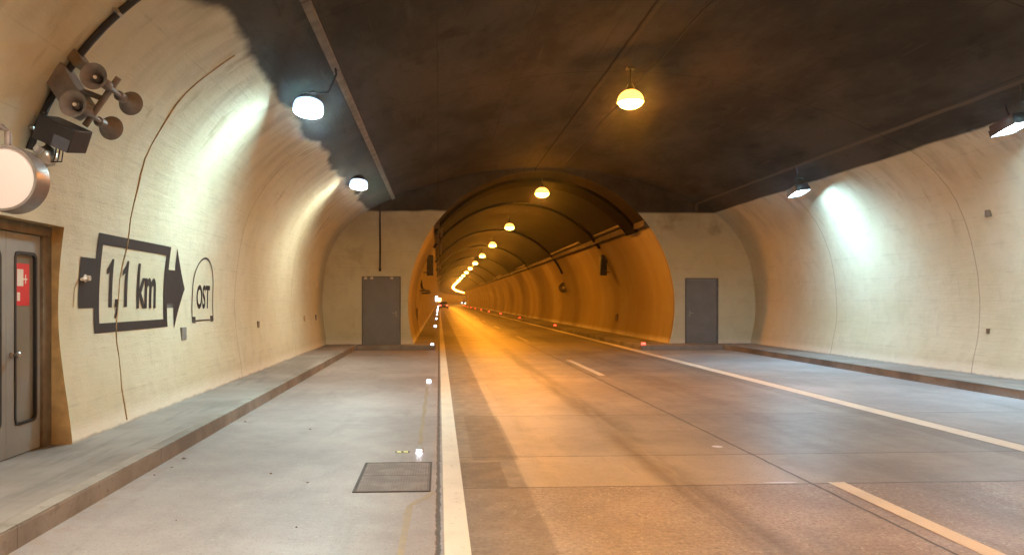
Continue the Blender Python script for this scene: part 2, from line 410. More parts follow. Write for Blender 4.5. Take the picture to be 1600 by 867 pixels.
# reveal of the opening (part of the vault)
XD = -3.93
bm = NB()
for y in (YREC0, YREC1):
    a = [bm.verts.new((p.x, y, p.y)) for p in prof[:KT+1]]; b = [bm.verts.new((XD-.12, y, p.y)) for p in prof[:KT+1]]
    for i in range(KT): bm.faces.new((a[i], a[i+1], b[i+1], b[i]))
v = [bm.verts.new(c) for c in ((prof[KT].x, YREC0, ZREC), (prof[KT].x, YREC1, ZREC), (XD-.12, YREC1, ZREC), (XD-.12, YREC0, ZREC))]
bm.faces.new(v)
v = [bm.verts.new(c) for c in ((XD-.12, YREC0, 0), (XD-.12, YREC1, 0), (XD-.12, YREC1, ZREC), (XD-.12, YREC0, ZREC))]
bm.faces.new(v)
link('door_reveal', bm, M['ochre'], vault)

# end wall between the lay-by and the narrower main tube, and the same behind the camera
MP = main_profile(72)
def end_wall(y, depth):
    outer = smooth_profile(LAY, 72); bm = NB()
    NR = 5
    def ringrow(t): return [bm.verts.new((o.x*(1-t)+i.x*t, y, o.y*(1-t)+i.y*t)) for o, i in zip(outer, MP)]
    rr = [ringrow(k/NR) for k in range(NR+1)]
    back = [bm.verts.new((p.x, y+depth, p.y)) for p in MP]
    rr.append(back)
    for a, b in zip(rr, rr[1:]):
        for i in range(len(a)-1): bm.faces.new((a[i], a[i+1], b[i+1], b[i]))
    return bm
ew = link('end_wall', end_wall(YB, .0015), M['endwall'])
props(ew, 'flat plastered wall closing the lay-by around the orange tunnel mouth, with two grey doors', 'wall')
ew2 = link('end_wall', end_wall(-14, -.0015), M['endwall'])
props(ew2, 'flat plastered wall closing the lay-by behind the viewer', 'wall')

# main tunnel vault
bm = NB(); sweep(bm, [(p.x, p.y) for p in MP], YS_MAIN)
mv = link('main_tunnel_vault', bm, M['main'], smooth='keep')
props(mv, 'narrow round tunnel tube lit orange running away into the distance', 'tunnel lining')
bm = NB(); sweep(bm, [(p.x, p.y) for p in MP], frange(-60, -14.002, 5))
rows_end = [bm.verts.new((p.x, -60, p.y)) for p in MP]; bm.faces.new(rows_end)
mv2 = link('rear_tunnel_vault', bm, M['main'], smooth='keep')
props(mv2, 'narrow tunnel tube continuing behind the lay-by and behind the viewer', 'tunnel lining')
# cornice ledges at the springing of the black crown, both sides
def ledge(side, z0, z1, out, ya, yb, mat, parent, name, step=5.):
    bm = NB()
    def xa(z): return CX0+side*math.sqrt(CR*CR-(z-CZ0)**2)
    x1 = xa(z0)-side*out
    pr = [(xa(z0)+side*.02, z0), (x1, z0+.02), (x1, z1), (xa(z1)+side*.02, z1+.06)]
    rows = sweep(bm, pr, [y for y in frange(ya, yb, step)])
    bm.faces.new(rows[0]); bm.faces.new(rows[-1]); return link(name, bm, mat, parent)
for sd in (1, -1):
    ledge(sd, 4.12, 4.36, .17, YB+.01, FAR-10, M['ledge'], mv, 'cornice', 10.)
    y = YB+2.2 if sd == 1 else YB+3
    for ln, gap in ((5.2, 3.2), (9.0, 12), (8, 15), (10, 20), (10, 26)):
        ledge(sd, 4.375, 4.66, .10, y, y+ln, M['panel'], mv, 'cornice_panel'); y += ln+gap
# soot-black arch straps
def arch_strap(y, wdt, a0, a1, r_in, mat, parent=None, name='arch_strap', n=40, th=.05):
    bm = NB(); rows = []
    for k in range(n+1):
        a = R(a0+(a1-a0)*k/n); row = []
        for yy, rr in ((y, CR-.004), (y, r_in), (y+wdt, r_in), (y+wdt, CR-.004)):
            row.append(bm.verts.new(path(CX0+rr*math.cos(a), yy, CZ0+rr*math.sin(a))))
        rows.append(row)
    for a, b in zip(rows, rows[1:]):
        for i in range(4): bm.faces.new((a[i], a[(i+1) % 4], b[(i+1) % 4], b[i]))
    bm.faces.new(rows[0]); bm.faces.new(rows[-1])
    return link(name, bm, mat, parent, smooth=True)
arch_strap(25.2, 1.3, 36, 144, CR-.12, M['soot_band'], mv)
for y, wd, a0 in ((31.6, .22, 34), (43.5, .16, 24), (56, .2, 36), (70, .2, 36), (86, .2, 36), (104, .2, 36), (126, .2, 36)):
    arch_strap(y, wd, a0, 146, CR-.09, M['soot_band'], mv)

# ---------------------------------------------------------------- sidewalks and kerbs
def slab(name, poly, z0, z1, mat, bev=.0):
    bm = NB(); bot = [bm.verts.new((x, y, z0)) for x, y in poly]; top = [bm.verts.new((x, y, z1)) for x, y in poly]
    n = len(poly); bm.faces.new(top); bm.faces.new(bot[::-1])
    for i in range(n): bm.faces.new((bot[i], bot[(i+1) % n], top[(i+1) % n], top[i]))
    if bev:
        es = [e for e in bm.edges if all(abs(v.co.z-z1) < 1e-6 for v in e.verts)]
        bmesh.ops.bevel(bm, geom=es, offset=bev, segments=2, affect='EDGES')
    return props(link(name, bm, mat), kind='structure')
slab('sidewalk_left', [(-4.04, -14), (-2.865, -14), (-2.865, 23.88), (-4.04, 23.88)], -.3, .150, M['walk'])
slab('kerb_left', [(-2.862, -14), (-2.72, -14), (-2.72, 23.2), (-2.80, 23.7), (-2.862, 23.88)], -.3, .156, M['kerb'], .012)
slab('sidewalk_right', [(9.615, -14), (10.9, -14), (10.9, 23.88), (9.615, 23.88)], -.3, .150, M['walk'])
slab('kerb_right', [(9.45, -14), (9.612, -14), (9.612, 23.88), (9.28, 23.88), (9.28, 23.0), (9.45, 22.2)], -.3, .154, M['kerb_dark'], .012)
slab('step_under_left_door', [(-2.70, 23.35), (-.12, 23.35), (-.12, 23.93), (-2.70, 23.93)], -.3, .153, M['kerb'], .015)
slab('step_under_right_door', [(6.555, 22.95), (9.27, 22.95), (9.27, 23.93), (6.555, 23.93)], -.3, .153, M['walk'], .015)
bm = NB(); sweep(bm, [(-1.3, .15), (-.16, .15), (-.13, .13), (-.12, -.05)], YS_MAIN); props(link('tunnel_sidewalk_left', bm, M['kerb_dark']), kind='structure')
bm = NB(); sweep(bm, [(6.55, -.05), (6.56, .13), (6.59, .15), (8.1, .15)], YS_MAIN); props(link('tunnel_sidewalk_right', bm, M['kerb_dark']), kind='structure')

# ---------------------------------------------------------------- road markings
bm = NB(); sweep(bm, [(.035, .004), (.205, .004)], frange(-14, YB, 2)+YS_MAIN); props(link('edge_line_left', bm, M['paint']), kind='structure')
bm = NB(); sweep(bm, [(6.20, .004), (6.46, .004)], frange(-14, YB, 2)+[y for y in YS_MAIN if y > YB+.1]); props(link('edge_line_right', bm, M['paint']), kind='structure')
bm = NB()
for k in range(-1, 42):
    y = 2.2+13.0*k
    sweep(bm, [(3.42, .004), (3.57, .004)], [y, y+2, y+4.0] if k else [y, y+2, y+3.95])
props(link('centre_lane_dashes', bm, M['paint']), kind='structure')
# faded guide line of an old marking on the lay-by
bm = NB()
def ribbon(pts, hw, z=.004):
    rows = []
    for i, (x, y) in enumerate(pts):
        a = Vector(pts[max(i-1, 0)]); b = Vector(pts[min(i+1, len(pts)-1)]); t = (b-a).normalized(); nn = Vector((-t.y, t.x))
        h = hw*(.8+.5*random.random()); rows.append((bm.verts.new((x+nn.x*h, y+nn.y*h, z)), bm.verts.new((x-nn.x*h, y-nn.y*h, z))))
    for a, b in zip(rows, rows[1:]): bm.faces.new((a[0], a[1], b[1], b[0]))
ribbon([(-.215+.012*math.sin(i*2.1), 8.0+i*.35) for i in range(18)], .028)
ribbon([(-.05, 6.02), (-.10, 5.86), (-.17, 5.72), (-.225, 5.62), (-.235, 5.4), (-.235, 5.1), (-.24, 4.8), (-.245, 4.4), (-.25, 4.), (-.25, 3.5)], .026)
props(link('faded_marking', bm, M['paint_old']), kind='structure')
# glints of lamp light on the road, painted as small pale spots
bm = NB()
for (x, y, a, b) in ((3.05, 7.72, .055, .05), (3.0, 6.16, .14, .012)):
    vv = [bm.verts.new((x+a*math.cos(t*math.pi/5)*(1+.2*random.random()), y+b*math.sin(t*math.pi/5)*(1+.2*random.random()), .0045)) for t in range(10)]; bm.faces.new(vv)
props(link('painted_glints', bm, worn_paint('pale_glint_paint', (.8, .85, .95))), kind='structure')

# ---------------------------------------------------------------- hatch in the lay-by floor
hx = empty('floor_hatch', (-.38, 6.58, 0), label='rectangular cast iron hatch of two plates set in the lay-by floor beside the white line', cat='hatch')
for y0, y1 in ((-.53, .0), (.012, .52)):
    bm = NB(); box(bm, -.32, .29, y0, y1, -.02, .007, .003); link('hatch_plate', bm, M['hatch'], hx)
bm = NB()
for a in ((-.345, -.323, -.55, .54), (.293, .312, -.55, .54)): box(bm, a[0], a[1], a[2], a[3], -.02, .0075)
for a in ((-.323, .293, -.55, -.533), (-.323, .293, .523, .54)): box(bm, a[0], a[1], a[2], a[3], -.02, .0075)
link('hatch_frame', bm, M['hatch_rim'], hx)
#slab('gutter_cover', [(.215, 6.16), (.60, 6.16), (.60, 7.08), (.215, 7.08)], -.02, .005, M['hatch'])

# ---------------------------------------------------------------- painted sign on left wall
def wall_poly(bm, poly, off):            # poly in (y, z), laid on the curved wall
    f = bm.faces.new([bm.verts.new((0, y, z)) for y, z in poly])
def drape(bm, off):
    zs = [v.co.z for v in bm.verts]
    z = math.floor(min(zs)*12)/12
    while z < max(zs):
        bmesh.ops.bisect_plane(bm, geom=bm.verts[:]+bm.edges[:]+bm.faces[:], plane_co=(0, 0, z), plane_no=(0, 0, 1)); z += 1/12
    for v in bm.verts: v.co.x = wallx(v.co.z)+off
def text_mesh(txt, y0, y1, z0, z1):
    cu = bpy.data.curves.new('t', 'FONT'); cu.body = txt; cu.size = 1; cu.fill_mode = 'FRONT'; cu.resolution_u = 5
    cu.offset = .03
    to = bpy.data.objects.new('t', cu); col.objects.link(to); bpy.context.view_layer.update()
    me = bpy.data.meshes.new_from_object(to); bpy.data.objects.remove(to)
    bm = NB(); bm.from_mesh(me); bpy.data.meshes.remove(me)
    xs = [v.co.x for v in bm.verts]; a, b = min(xs), max(xs)
    base = 0.; top = .729
    for v in bm.verts:
        v.co = Vector((0, y0+(v.co.x-a)/(b-a)*(y1-y0), z0+(v.co.y-base)/(top-base)*(z1-z0)))
    return bm
sg = empty('painted_distance_sign', (-3.84, 9.3, 1.2), label='black painted arrow sign on the cream wall reading 1,1 km and pointing right', cat='wall sign')
def on_wall(name, bm, mat, par, off=.006):
    drape(bm, off)
    for v in bm.verts: v.co -= par.location
    return link(name, bm, mat, par, smooth='keep')
bm = NB()
ya, yb, yc, yd = 8.20, 8.33, 10.22, 10.36; za, zb, zc, zd = 1.235, 1.345, 2.235, 2.36
wall_poly(bm, [(ya, za), (yd, za), (yd, zb), (ya, zb)], 0); wall_poly(bm, [(ya, zc), (yd, zc), (yd, zd), (ya, zd)], 0)
wall_poly(bm, [(ya, zb), (yb, zb), (yb, zc), (ya, zc)], 0); wall_poly(bm, [(yc, zb), (yd, zb), (yd, zc), (yc, zc)], 0)
on_wall('sign_border', bm, M['black_paint'], sg)
bm = NB(); wall_poly(bm, [(7.86, 1.52), (8.2, 1.52), (8.2, 2.07), (7.86, 2.07)], 0); on_wall('arrow_tail', bm, M['black_paint'], sg)
bm = NB(); wall_poly(bm, [(10.36, 1.50), (10.6, 1.50), (10.6, 2.04), (10.36, 2.04)], 0)
wall_poly(bm, [(10.6, 1.20), (11.05, 1.78), (10.6, 2.36)], 0); on_wall('arrow_head', bm, M['black_paint'], sg)
for y in (8.565, 8.975):
    bm = NB(); wall_poly(bm, [(y, 1.525), (y+.085, 1.525), (y+.085, 2.09), (y+.035, 2.09), (y, 2.03), (y-.075, 1.965), (y-.075, 1.90), (y, 1.935)], 0)
    on_wall('digit_one', bm, M['black_paint'], sg)
bm = NB(); wall_poly(bm, [(8.725, 1.62), (8.725, 1.53), (8.765, 1.525), (8.745, 1.46), (8.715, 1.405), (8.745, 1.385), (8.79, 1.45), (8.805, 1.53), (8.805, 1.62)], 0)
on_wall('comma', bm, M['black_paint'], sg)
bm = text_mesh('km', 9.335, 9.955, 1.525, 2.09); on_wall('kilometre_letters', bm, M['black_paint'], sg)
og = empty('painted_direction_badge', (-3.84, 11.9, 1.25), label='thin black painted arch outline on the cream wall with the letters OST', cat='wall sign')
bm = NB()
outl = []
cy, hw_ = 11.9, .50
for k in range(25):
    a = math.pi*k/24; outl.append((cy+hw_*math.cos(a), 1.80+.49*math.sin(a)))
pts = [(cy+hw_+.02, 1.26)]+outl+[(cy-hw_-.02, 1.26)]
def stroke(bm, pts, t):
    rows = []
    for i, p in enumerate(pts):
        a = Vector(pts[max(i-1, 0)]); b = Vector(pts[min(i+1, len(pts)-1)]); d = (b-a).normalized(); n_ = Vector((-d.y, d.x))
        rows.append((bm.verts.new((0, p[0]+n_.x*t, p[1]+n_.y*t)), bm.verts.new((0, p[0]-n_.x*t, p[1]-n_.y*t))))
    for a, b in zip(rows, rows[1:]): bm.faces.new((a[0], a[1], b[1], b[0]))
stroke(bm, pts, .017)
wall_poly(bm, [(cy-.35, 1.272), (cy+.35, 1.272), (cy+.35, 1.295), (cy-.35, 1.295)], 0)
wall_poly(bm, [(cy-.50, 1.25), (cy-.36, 1.25), (cy-.36, 1.35), (cy-.50, 1.35)], 0); wall_poly(bm, [(cy+.36, 1.25), (cy+.5, 1.25), (cy+.5, 1.35), (cy+.36, 1.35)], 0)
on_wall('badge_outline', bm, M['black_paint'], og)
bm = text_mesh('OST', 11.59, 12.24, 1.49, 1.86); on_wall('lettering', bm, M['black_paint'], og)

# ---------------------------------------------------------------- double door in the recess
dd = empty('double_door', (XD, 6.75, .15), label='light grey double door with narrow windows in the ochre recess at left edge', cat='door')
def L(bm): 
    bmesh.ops.translate(bm, verts=bm.verts, vec=-dd.location); return bm
bm = NB(); z1 = ZREC
box(bm, XD-.10, XD+.015, 7.31, 7.468, .151, 2.24, .004); box(bm, XD-.10, XD+.015, 6.022, 6.18, .151, 2.24, .004); box(bm, XD-.10, XD+.02, 6.022, 7.468, 2.242, z1-.003, .004)
link('door_frame', L(bm), M['frame_dark'], dd)
def leaf(y0, y1, wy0, wy1, hand):
    bm = NB(); X0, X1 = XD-.06, XD-.012
    box(bm, X0, X1, y0, wy0, .16, 2.235); box(bm, X0, X1, wy1, y1, .16, 2.235)
    box(bm, X0, X1, wy0, wy1, .16, .44); box(bm, X0, X1, wy0, wy1, 2.06, 2.235)
    lf = link('door_leaf', L(bm), M['door_light'], dd)
    def rr(a0, a1, b0, b1, r):       # rounded rectangle in (y, z)
        o = []
        for cy_, cz_, s in ((a1-r, b1-r, 0), (a0+r, b1-r, 90), (a0+r, b0+r, 180), (a1-r, b0+r, 270)):
            for k in range(7): o.append((cy_+r*math.cos(R(s+15*k)), cz_+r*math.sin(R(s+15*k))))
        return o
    bm = NB(); A = rr(wy0-.008, wy1+.008, .432, 2.068, .07); B = rr(wy0+.018, wy1-.018, .458, 2.042, .05)
    for xx in (X1+.008,):
        va = [bm.verts.new((xx, *p)) for p in A]; vb = [bm.verts.new((xx, *p)) for p in B]
        vc = [bm.verts.new((X1-.02, *p)) for p in B]; vd = [bm.verts.new((X1-.0, *p)) for p in A]
        n = len(A)
        for i in range(n):
            j = (i+1) % n; bm.faces.new((va[i], va[j], vb[j], vb[i])); bm.faces.new((vb[i], vb[j], vc[j], vc[i])); bm.faces.new((vd[i], vd[j], va[j], va[i]))
    wf = link('window_seal', L(bm), M['black'], lf)
    bm = NB(); box(bm, X1-.032, X1-.022, wy0+.002, wy1-.002, .445, 2.055); link('window_pane', L(bm), M['glass'], lf)
    if hand:
        bm = NB(); lathe(bm, [(.03, 0), (.032, .006), (.024, .014), (.012, .02), (.012, .05), (.028, .055), (.03, .07), (.02, .078)], 20, TR((X1, 6.835, 1.10)) @ rotm(R(90), 'Y'))
        link('door_knob', L(bm), M['metal'], lf)
    return lf
lf = leaf(6.752, 7.308, 6.885, 7.24, True)
leaf(6.182, 6.748, 6.25, 6.665, False)
bm = NB(); xx = XD-.012-.0205
box(bm, xx, xx+.002, 6.93, 7.155, 1.555, 1.955); st = link('red_safety_sticker', L(bm), M['red'], lf)
bm = NB(); box(bm, xx+.002, xx+.003, 6.955, 7.055, 1.74, 1.90); box(bm, xx+.002, xx+.003, 6.955, 7.0, 1.60, 1.68); box(bm, xx+.002, xx+.003, 7.055, 7.12, 1.80, 1.815)
box(bm, xx+.002, xx+.003, 7.085, 7.10, 1.765, 1.85)
link('sticker_symbol', L(bm), M['ivory'], st)

# ---------------------------------------------------------------- doors in the end wall
def steel_door(x0, x1, ztop, zb, handle_side):
    f = NB(); yy = YB
    box(f, x0-.05, x0, yy-.035, yy+.01, zb, ztop+.05, .004); box(f, x1, x1+.05, yy-.035, yy+.01, zb, ztop+.05, .004); box(f, x0, x1, yy-.035, yy+.01, ztop, ztop+.05, .004)
    d = NB(); box(d, x0+.006, x1-.006, yy-.022, yy+.01, zb+.01, ztop-.006, .004)
    dr = link('steel_door', d, M['door_grey'], ew); link('door_frame', f, simple('door_frame_grey', (.15, .155, .165), .5, 0, .15), dr)
    hxx = x1-.1 if handle_side > 0 else x0+.1
    h = NB(); box(h, hxx-.02, hxx+.02, yy-.032, yy-.021, 1.08, 1.26, .004); tube(h, [(hxx, yy-.03, 1.19), (hxx, yy-.075, 1.19), (hxx-.12*handle_side, yy-.075, 1.19)], .011)
    link('door_handle', h, M['metal'], dr)
    for zz_ in (.55, 1.25, 2.0):
        h = NB(); xh_ = x0-.004 if handle_side > 0 else x1+.004; lathe(h, [(.016, -.06), (.016, .06)], 12, TR((xh_, YB-.045, zz_))); link('hinge', h, M['door_grey'], dr)
    return dr
dl = steel_door(-2.50, -1.32, 2.36, .10, 1)
steel_door(8.38, 9.42, 2.32, .155, -1)
for xh in (-2.42, -2.22, -1.56):
    h = NB(); box(h, xh-.05, xh+.05, YB-.07, YB-.036, 2.31, 2.39, .012); link('door_bracket', h, M['ivory'], dl)
# cable dropping to the left door
bm = NB(); tube(bm, [(-1.95, YB-.03, 4.80), (-1.955, YB-.03, 4.2), (-1.945, YB-.03, 3.5), (-1.95, YB-.03, 2.66)], .026); box(bm, -1.985, -1.915, YB-.07, YB-.002, 2.58, 2.68, .01)
props(link('wall_cable', bm, M['black']), 'thin black cable hanging straight down above the left grey door', 'cable')

# ---------------------------------------------------------------- lamps
def sodium_lamp():
    r = empty('sodium_lamp', (0, 0, 0))
    h = NB(); lathe(h, [(.05, .30), (.07, .24), (.11, .17), (.10, .165), (.04, .17)], 28); link('lamp_housing', h, M['dark'], r, smooth=True)
    h = NB(); lathe(h, [(.112, .168), (.17, .13), (.215, .08), (.243, .02), (.25, -.05), (.235, -.05), (.232, .0), (.05, .01)], 28); link('glare_shell', h, M['glare_o'], r, smooth=True)  # added glowing shell, makes the lamp look blown out
    g_ = NB(); lathe(g_, [(.222, -.005), (.222, -.05), (.20, -.10), (.15, -.135), (.08, -.152), (.0001, -.158)], 28, cap=False); link('lamp_glass', g_, M['sodium'], r, smooth=True)
    s = NB(); tube(s, [(0, 0, .28), (0, 0, .62)], .018); box(s, -.07, .07, -.07, .07, .58, .60, .004); link('lamp_bracket', s, M['black'], r)
    return r
SX = 3.62
sl = sodium_lamp()
def ceil_lay(x): 
    for a, b in zip(LP, LP[1:]):
        if a.x <= x <= b.x and a.y > 4: return a.y+(b.y-a.y)*(x-a.x)/(b.x-a.x)
ordn = ['first', 'second', 'third', 'fourth', 'fifth', 'sixth', 'seventh', 'eighth', 'ninth', 'tenth', 'eleventh', 'twelfth', 'thirteenth', 'fourteenth', 'fifteenth', 'sixteenth', 'seventeenth', 'eighteenth', 'nineteenth', 'twentieth']
ordn += ['twenty-'+q for q in ordn[:9]]+['thirtieth']+['thirty-'+q for q in ordn[:9]]
for k in range(-5, 34):
    y = 13.4+11.66*k
    o = sl if k == -5 else copy_tree(sl)
    o.location = path(SX, y, 5.40); o['category'] = 'ceiling lamp'; o['group'] = 'row of orange sodium lamps along the crown'
    if k < 0: o['label'] = '%s round orange lamp of the ceiling row behind the viewer' % ordn[-k-1]
    elif k == 0: o['label'] = 'largest orange ceiling lamp, hanging from the black crown of the lay-by'
    elif k == 1: o['label'] = 'orange ceiling lamp just inside the mouth of the narrow tunnel'
    elif k < 40: o['label'] = '%s orange lamp of the row counted inward from the tunnel mouth' % ordn[k-1]
    else: o['label'] = 'tiny far orange lamp merging into the distant end of the row'

def flood_lamp(mat, bowl=True):
    r = empty('flood_lamp', (0, 0, 0))        # faces local +X and down, long side along Y
    if bowl:
        h = NB(); lathe(h, [(.213, .06), (.228, .0), (.230, -.075), (.212, -.075), (.205, -.005), (.05, .0)], 32); link('glare_shell', h, M['glare_b'], r, smooth=True)  # shell added to widen the bowl lamp's glare, lights little itself
        h = NB(); lathe(h, [(.08, .20), (.15, .17), (.205, .08), (.212, .061), (.1, .06)], 32)
        g_ = NB(); lathe(g_, [(.203, -.004), (.20, -.022), (.17, -.045), (.10, -.062), (.0001, -.068)], 32, cap=False)
    else:
        h = NB(); box(h, -.17, .17, -.25, .25, .0, .11, .02)
        for q in ((-.182, -.17), (.17, .182)): box(h, q[0], q[1], -.26, .26, -.075, .03, .003)
        for q in ((-.26, -.25), (.25, .26)): box(h, -.169, .169, q[0], q[1], -.075, .03, .003)
        g_ = NB(); vs = [g_.verts.new(v) for v in ((-.165, -.245, -.004), (.165, -.245, -.004), (.165, .245, -.004), (-.165, .245, -.004), (-.12, -.20, -.05), (.12, -.20, -.05), (.12, .20, -.05), (-.12, .20, -.05))]
        for q in ((4, 5, 6, 7), (0, 1, 5, 4), (1, 2, 6, 5), (2, 3, 7, 6), (3, 0, 4, 7)): g_.faces.new([vs[i] for i in q])
    link('lamp_housing', h, M['dark'], r, smooth=bowl)
    link('lamp_glass', g_, mat, r, smooth=bowl)
    b = NB(); tube(b, [(0, 0, .12), (.03, .04, .30), (.05, .05, .42 if bowl else .36)], .016); link('mounting_yoke', b, M['black'], r)
    return r
fl = flood_lamp(M['flood']); fr_ = flood_lamp(M['flood_right'], False); fv = flood_lamp(M['flood_violet']); fw_ = flood_lamp(M['flood_warm'])
def put_flood(src, x, y, z, tilt, yaw, label, group, first=False):
    o = src if first else copy_tree(src)
    o.location = (x, y, z); o.rotation_euler = (R(yaw), R(tilt), 0)
    props(o, label, 'flood lamp', group); return o
gl = 'white flood lamps along the left edge of the black crown'; gr = 'white flood lamps along the right edge of the black crown'
put_flood(fl, -1.97, 10.95, 4.52, 3, -14, 'bright bluish white lamp hanging at the left edge of the black crown, nearer of two', gl, True)
put_flood(fv, -2.02, 18.2, 4.54, 3, -14, 'smaller pale violet lamp at the left edge of the black crown, farther of two', gl, True)
put_flood(fr_, 8.98, 10.8, 4.36, -9, -10, 'white flood lamp cut by the right edge of the picture', gr, True)
put_flood(fr_, 9.03, 17.6, 4.36, -9, -10, 'white flood lamp at the far right shining on the cream wall', gr)
put_flood(fw_, -1.97, 3.6, 4.52, 3, -14, 'warm white lamp at the left edge of the crown above the viewer', gl, True)
put_flood(fw_, -1.97, -4.0, 4.52, 3, -14, 'warm white lamp at the left edge of the crown behind the viewer', gl)
put_flood(fw_, 9.0, 3.4, 4.36, -9, -10, 'warm white lamp at the right edge of the crown beside the viewer', gr)
put_flood(fw_, 9.0, -4.0, 4.36, -9, -10, 'warm white lamp at the right edge of the crown behind the viewer', gr)
# supply cables from crown to lamps
for (x, y, x2, lab) in ((-1.97, 10.6, -1.5, 'short black cable looping from the crown to the nearer left white lamp'), (9.0, 17.3, 8.75, 'short black cable hanging beside the far right white lamp'), (9.0, 10.5, 8.75, 'short black cable hanging beside the lamp at the right edge of the picture')):
    bm = NB(); zt = ceil_lay(x2)
    tube(bm, [(x2, y-.15, zt), (x2+.02, y-.15, zt-.12), (x2*.8+x*.2, y-.1, 4.62), (x, y, 4.62)], .016); props(link('lamp_cable', bm, M['black']), lab, 'cable', 'cables feeding the flood lamps')
# long thin cable trunking along the left of the crown
bm = NB()
def trunk(bm, x, w_, h_, ya, yb):
    z = ceil_lay(x); sl_ = (ceil_lay(x+.1)-ceil_lay(x-.1))/.2
    pr = [(x-w_, z-w_*sl_-.002), (x-w_, z-w_*sl_-h_), (x+w_, z+w_*sl_-h_), (x+w_, z+w_*sl_-.002)]
    rows = sweep(bm, pr, [ya, yb], True); bm.faces.new(rows[0]); bm.faces.new(rows[-1])
y = -13.9
while y < YB-.1:
    y2 = min(y+2.45, YB-.02); trunk(bm, -1.5, .048, .04, y, y2-.03); y = y2
props(link('cable_trunking', bm, simple('trunking_grey', (.17, .145, .12), .6, 0, .4, 4.)), 'thin grey cable trunking running along the left side of the black crown', 'cable trunking')
bm = NB(); pp = []
for i in range(40):
    y = -10+i*.85; x = 4.05+.02*math.sin(i*1.7); pp.append((x, y, ceil_lay(x)-.014))
tube(bm, pp, .012, 6); props(link('ceiling_cable', bm, M['black']), 'thin black cable running along the crown to the right of the orange lamps', 'cable')

# ---------------------------------------------------------------- black cable duct ring at left with clamps
def ring_pts(y, z0, x1, off):
    o = []
    for p in LP:
        if p.y >= z0 and p.x < x1: o.append(p)
    out = []
    for i, p in enumerate(o):
        t = (o[min(i+1, len(o)-1)]-o[max(i-1, 0)]).normalized(); n_ = Vector((t.y, -t.x)); q = p+n_*off; out.append((q.x, y, q.y))
    return out
dr_ = empty('cable_duct', (-3.7, 6.6, 2.95), label='black cable conduit bent along the curved wall above the speakers', cat='cable conduit')
bm = NB(); tube(bm, ring_pts(6.6, 2.93, 4.0, .03), .032, 10); bmesh.ops.translate(bm, verts=bm.verts, vec=-dr_.location); link('conduit', bm, M['black'], dr_, smooth=True)
rp = ring_pts(6.6, 2.93, 4.0, .03)
for i in (1, 8, 14, 20, 26):
    p, q = Vector(rp[i]), Vector(rp[i+1]); t = (q-p).normalized()
    bm = NB(); tube(bm, [p-t*.014, p+t*.014], .044, 12); box(bm, p.x-.02, p.x+.02, p.y-.09, p.y+.0, p.z-.012, p.z+.012)
    bmesh.ops.translate(bm, verts=bm.verts, vec=-dr_.location); link('clamp', bm, M['metal'], dr_)
# putty-filled hairline on the left wall
bm = NB(); pp = []
for p in LP:
    if .15 <= p.y and p.x < -2.35:
        z = p.y; y = 8.72+.24*math.exp(-((z-2.6)/1.0)**2)+.02*math.sin(z*9)
        pp.append((p.x+.003, y, z))
tube(bm, pp, [.009+.003*math.sin(i*1.3) for i in range(len(pp))], 6); props(link('crack_filler', bm, M['rust']), 'thin brown line of putty running up the cream wall through the arrow sign', 'sealed crack')
bm = NB(); lathe(bm, [(.042, 0), (.042, .012), (.030, .018), (.028, .06), (.019, .062), (.017, .02)], 16, TR((wallx(1.84), 7.99, 1.845)) @ rotm(R(90), 'Y')); tube(bm, [(wallx(1.84)+.02, 7.99, 1.845), (wallx(1.84)+.03, 7.87, 1.83)], .018)
props(link('pipe_stub', bm, M['ivory']), 'small white pipe stub on the wall at the tail of the arrow', 'pipe')
def runny():
    bm = NB(); pts = [(7.86, 1.83), (7.82, 1.79), (7.785, 1.74), (7.77, 1.68), (7.765, 1.6), (7.76, 1.53)]
    stroke(bm, pts, .011)
    for v in bm.verts: v.co.x = wallx(v.co.z)+.004
    return bm
props(link('rust_streak', runny(), M['rust']), 'short brown rust streak under the white pipe stub', 'stain')

# ---------------------------------------------------------------- small wall plates
def plate(x, y, z, wy, hz, label, mat='plate', grp='small plates on the lay-by walls', th=.02, side=1):
    bm = NB(); box(bm, x-th/2-.01, x+th/2+.01, y-wy/2, y+wy/2, z-hz/2, z+hz/2, .006); props(link('wall_plate', bm, M[mat]), label, 'wall plate', grp)
plate(wallx(1.1)+.004, 10.95, 1.11, .19, .19, 'small grey square plate below the arrow head and the OST badge')
plate(wallx(1.1)+.004, 15.4, 1.10, .12, .14, 'small dark plate on the left wall between badge and end wall', 'frame_dark')
plate(wallx(1.1)+.004, 20.6, 1.10, .14, .16, 'faint brown plate low on the left wall near the end wall', 'rust')
plate(wallx(1.1)+.004, 22.5, 1.08, .12, .18, 'black plate on the left wall right beside the end wall', 'dark')
plate(wallxr(3.27)-.004, 13.1, 3.27, .14, .14, 'small brown fitting high on the right wall on a joint line', 'frame_dark')
plate(wallxr(1.0)-.004, 13.5, 1.01, .07, .10, 'tiny dark spot low on the right wall', 'frame_dark')
